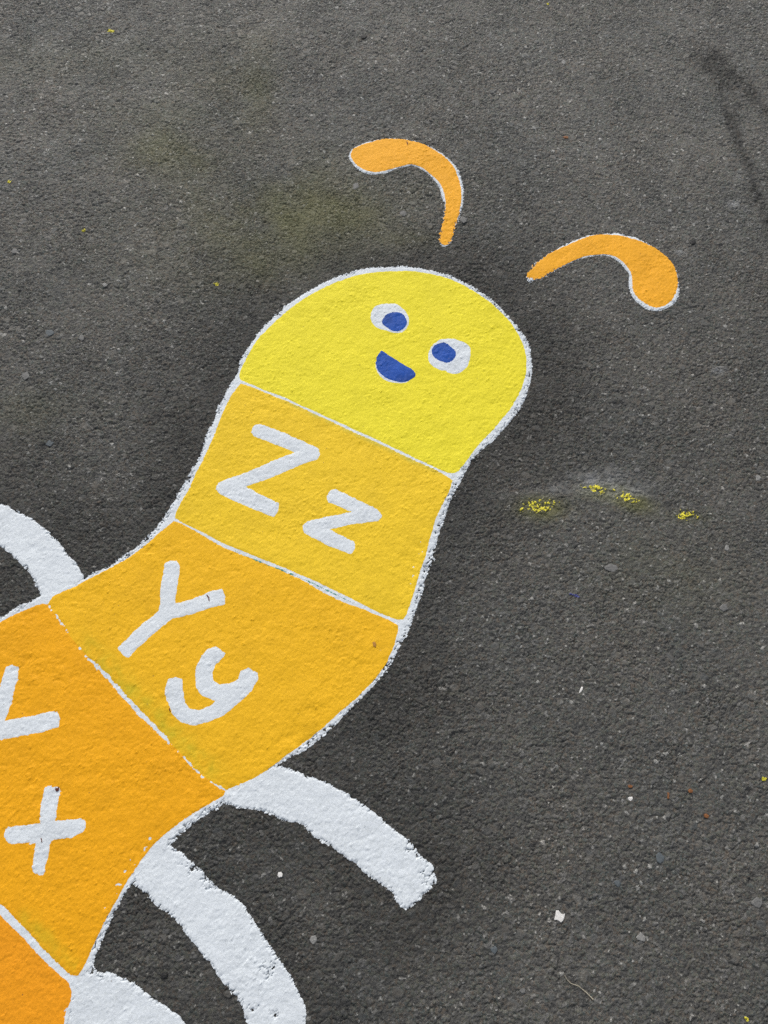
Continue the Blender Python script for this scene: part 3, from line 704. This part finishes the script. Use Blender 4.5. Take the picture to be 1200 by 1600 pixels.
loose('leaf_bit', 585, 1007, [(-3,-3),(1,-4),(3,0),(2,5),(-2,3)], .0008, plain('tan_leaf', (.42,.20,.03)), 'tan leaf bit stuck on the amber Y y segment', 'leaf bit', LF, Zf=T2)
BD = 'dark bits stuck on the wet paint'
loose('bud_scale', 91, 1233, [(-3,1.5),(-2,-2),(.5,-.5),(3,-4),(3,1),(1,3.5),(-1.5,3.5)], .0018, M_RED, 'curled dark red bud scale on top of the small letter x', 'bud scale', BD, Zf=T3)
loose('bud_scale', 67, 1313, [(-1.5,-3.5),(0,-3.5),(1.2,0),(1.2,3.5),(0,2.5),(0,-1)], .0010, M_RED, 'thin dark bit in the middle of the small letter x', 'bud scale', BD, Zf=T3)
loose('bud_scale', 266, 1110, [(-1.5,-3),(0,-3),(1.2,1),(1.2,3),(0,2)], .0010, M_RED, 'dark bit on the tail of the small letter y', 'bud scale', BD, Zf=T3)
loose('bud_scale', 327, 936, [(-4,-6),(-3,-6.5),(.5,-2),(1,4),(0,4.5),(-1,-1)], .0010, M_RED, 'curved dark bit on the right arm of the capital Y', 'bud scale', BD, Zf=T3)
loose('bud_scale', 637, 224, [(-2,-3),(-1,-3),(.6,0),(.6,3),(-.6,2)], .0009, M_RED, 'dark bit on the upper curve of the left antenna', 'bud scale', BD, Zf=T2)
PB = 'pebbles set in the asphalt'
for px, py, r, sx_, mt, lb in ((490, 1468, 6, 1.2, M_PALEST, 'pale grey pebble just right of the second right leg'), (1002, 1465, 8, .9, M_PALEST, 'pale speckled pebble on the lower right asphalt below the large flake'), (1031, 1340, 8, 1.1, M_BLUEST, 'round blue grey pebble midway down the lower right asphalt'), (1180, 1411, 9, 1.1, M_PEBBLE, 'angular grey pebble near the right edge'), (964, 1380, 6, 1, M_BLUEST, 'dark blue grey pebble above and right of the large flake'), (772, 1484, 6.5, 1, M_BLUEST, 'slate blue pebble on the bottom asphalt below the right leg'), (816, 1548, 6, .8, M_PEBBLE, 'grey pebble at the bottom beside the pale stem'), (1136, 872, 0, 1, None, ''), (1184, 746, 5, 1, M_PALEST, 'pale pebble at the right edge level with the yellow smears'), (996, 734, 4.5, 1.1, M_PEBBLE, 'grey pebble above the yellow smears'), (1136, 856, 5, .9, M_PALEST, 'pale pebble below the rightmost yellow smear'), (956, 887, 7, 1.5, M_PEBBLE, 'flat oval pebble near the blue streak'), (1131, 950, 6, 1.1, M_PEBBLE, 'grey pebble in the cluster near the right edge'), (78, 693, 6, 1, M_BLUEST, 'green grey pebble left of the neck above the left leg'), (77, 520, 6, 1.1, M_BLUEST, 'dark blue pebble on the left asphalt'), (127, 528, 5, 1.1, M_PEBBLE, 'grey pebble beside the dark blue pebble on the left'), (40, 587, 6, 1, M_PEBBLE, 'grey pebble near the left edge beside the head'), (164, 445, 3.5, 1.3, M_PALEST, 'small whitish pebble left of the head'), (22, 392, 5, 1, M_PEBBLE, 'grey pebble at the left edge below a yellow speck'), (881, 97, 3.5, 1, M_PALEST, 'whitish pebble in the upper right asphalt'), (556, 290, 5, 1.2, M_PEBBLE, 'grey pebble under the thick end of the left antenna'), (630, 333, 4.5, 1.2, M_PEBBLE, 'grey pebble inside the curve of the left antenna'), (725, 343, 5, 1.2, M_PEBBLE, 'grey pebble outside the left antenna near its tip'), (1003, 1562, 0, 1, None, '')):
    if mt: loose('pebble', px, py, roundish(r*.95, 8, sx_, .32), .0013, mt, lb, 'pebble', PB, dome=.12)
GR = 'black specks on the asphalt'
for px, py, r, lb in ((568, 57, 4, 'black speck near the top edge above the left antenna'), (1083, 378, 4.5, 'black speck above the thick end of the right antenna'), (257, 1524, 5, 'black speck on the dark asphalt between the two lowest legs')):
    loose('grit', px, py, roundish(r, 8, 1.2), .0022, M_DARK, lb, 'grit', GR)
# a thin dry stem
def stem(pxs, rad, mat, label):
    P = G(pxs); n = len(P)
    z = np.array([surf(*q)[2] for q in pxs]); z = np.maximum(z, np.convolve(np.pad(z, 1, mode='edge'), [1/3]*3, 'valid')) + rad*.6
    c = (float(P[n//2][0]), float(P[n//2][1]), float(z[n//2]))
    V, Fc, m = [], [], 6
    for i in range(n):
        t = P[min(i+1, n-1)] - P[max(i-1, 0)]; t = t/np.linalg.norm(t)
        r = rad*(1 - .6*i/(n-1))
        for k in range(m):
            a = 2*math.pi*k/m
            V.append((P[i][0] - t[1]*r*math.cos(a) - c[0], P[i][1] + t[0]*r*math.cos(a) - c[1], z[i] + r*math.sin(a) - c[2]))
    for i in range(n-1):
        for k in range(m):
            Fc.append((i*m+k, i*m+(k+1) % m, (i+1)*m+(k+1) % m, (i+1)*m+k))
    Fc += [tuple(range(m)), tuple(range((n-1)*m, n*m))[::-1]]
    me = bpy.data.meshes.new('dry_stem'); me.from_pydata(V, [], Fc); me.update(); me.shade_smooth()
    return tag(link('dry_stem', me, mat, None, c), label, 'plant stem')
stem([(926,1561),(921,1556),(915,1550),(909,1545),(903,1540),(897,1538),(891,1536),(886,1531),(882,1525),(881,1520)], .0011, M_TWIG, 'thin curved pale stem lying on the asphalt at the bottom')
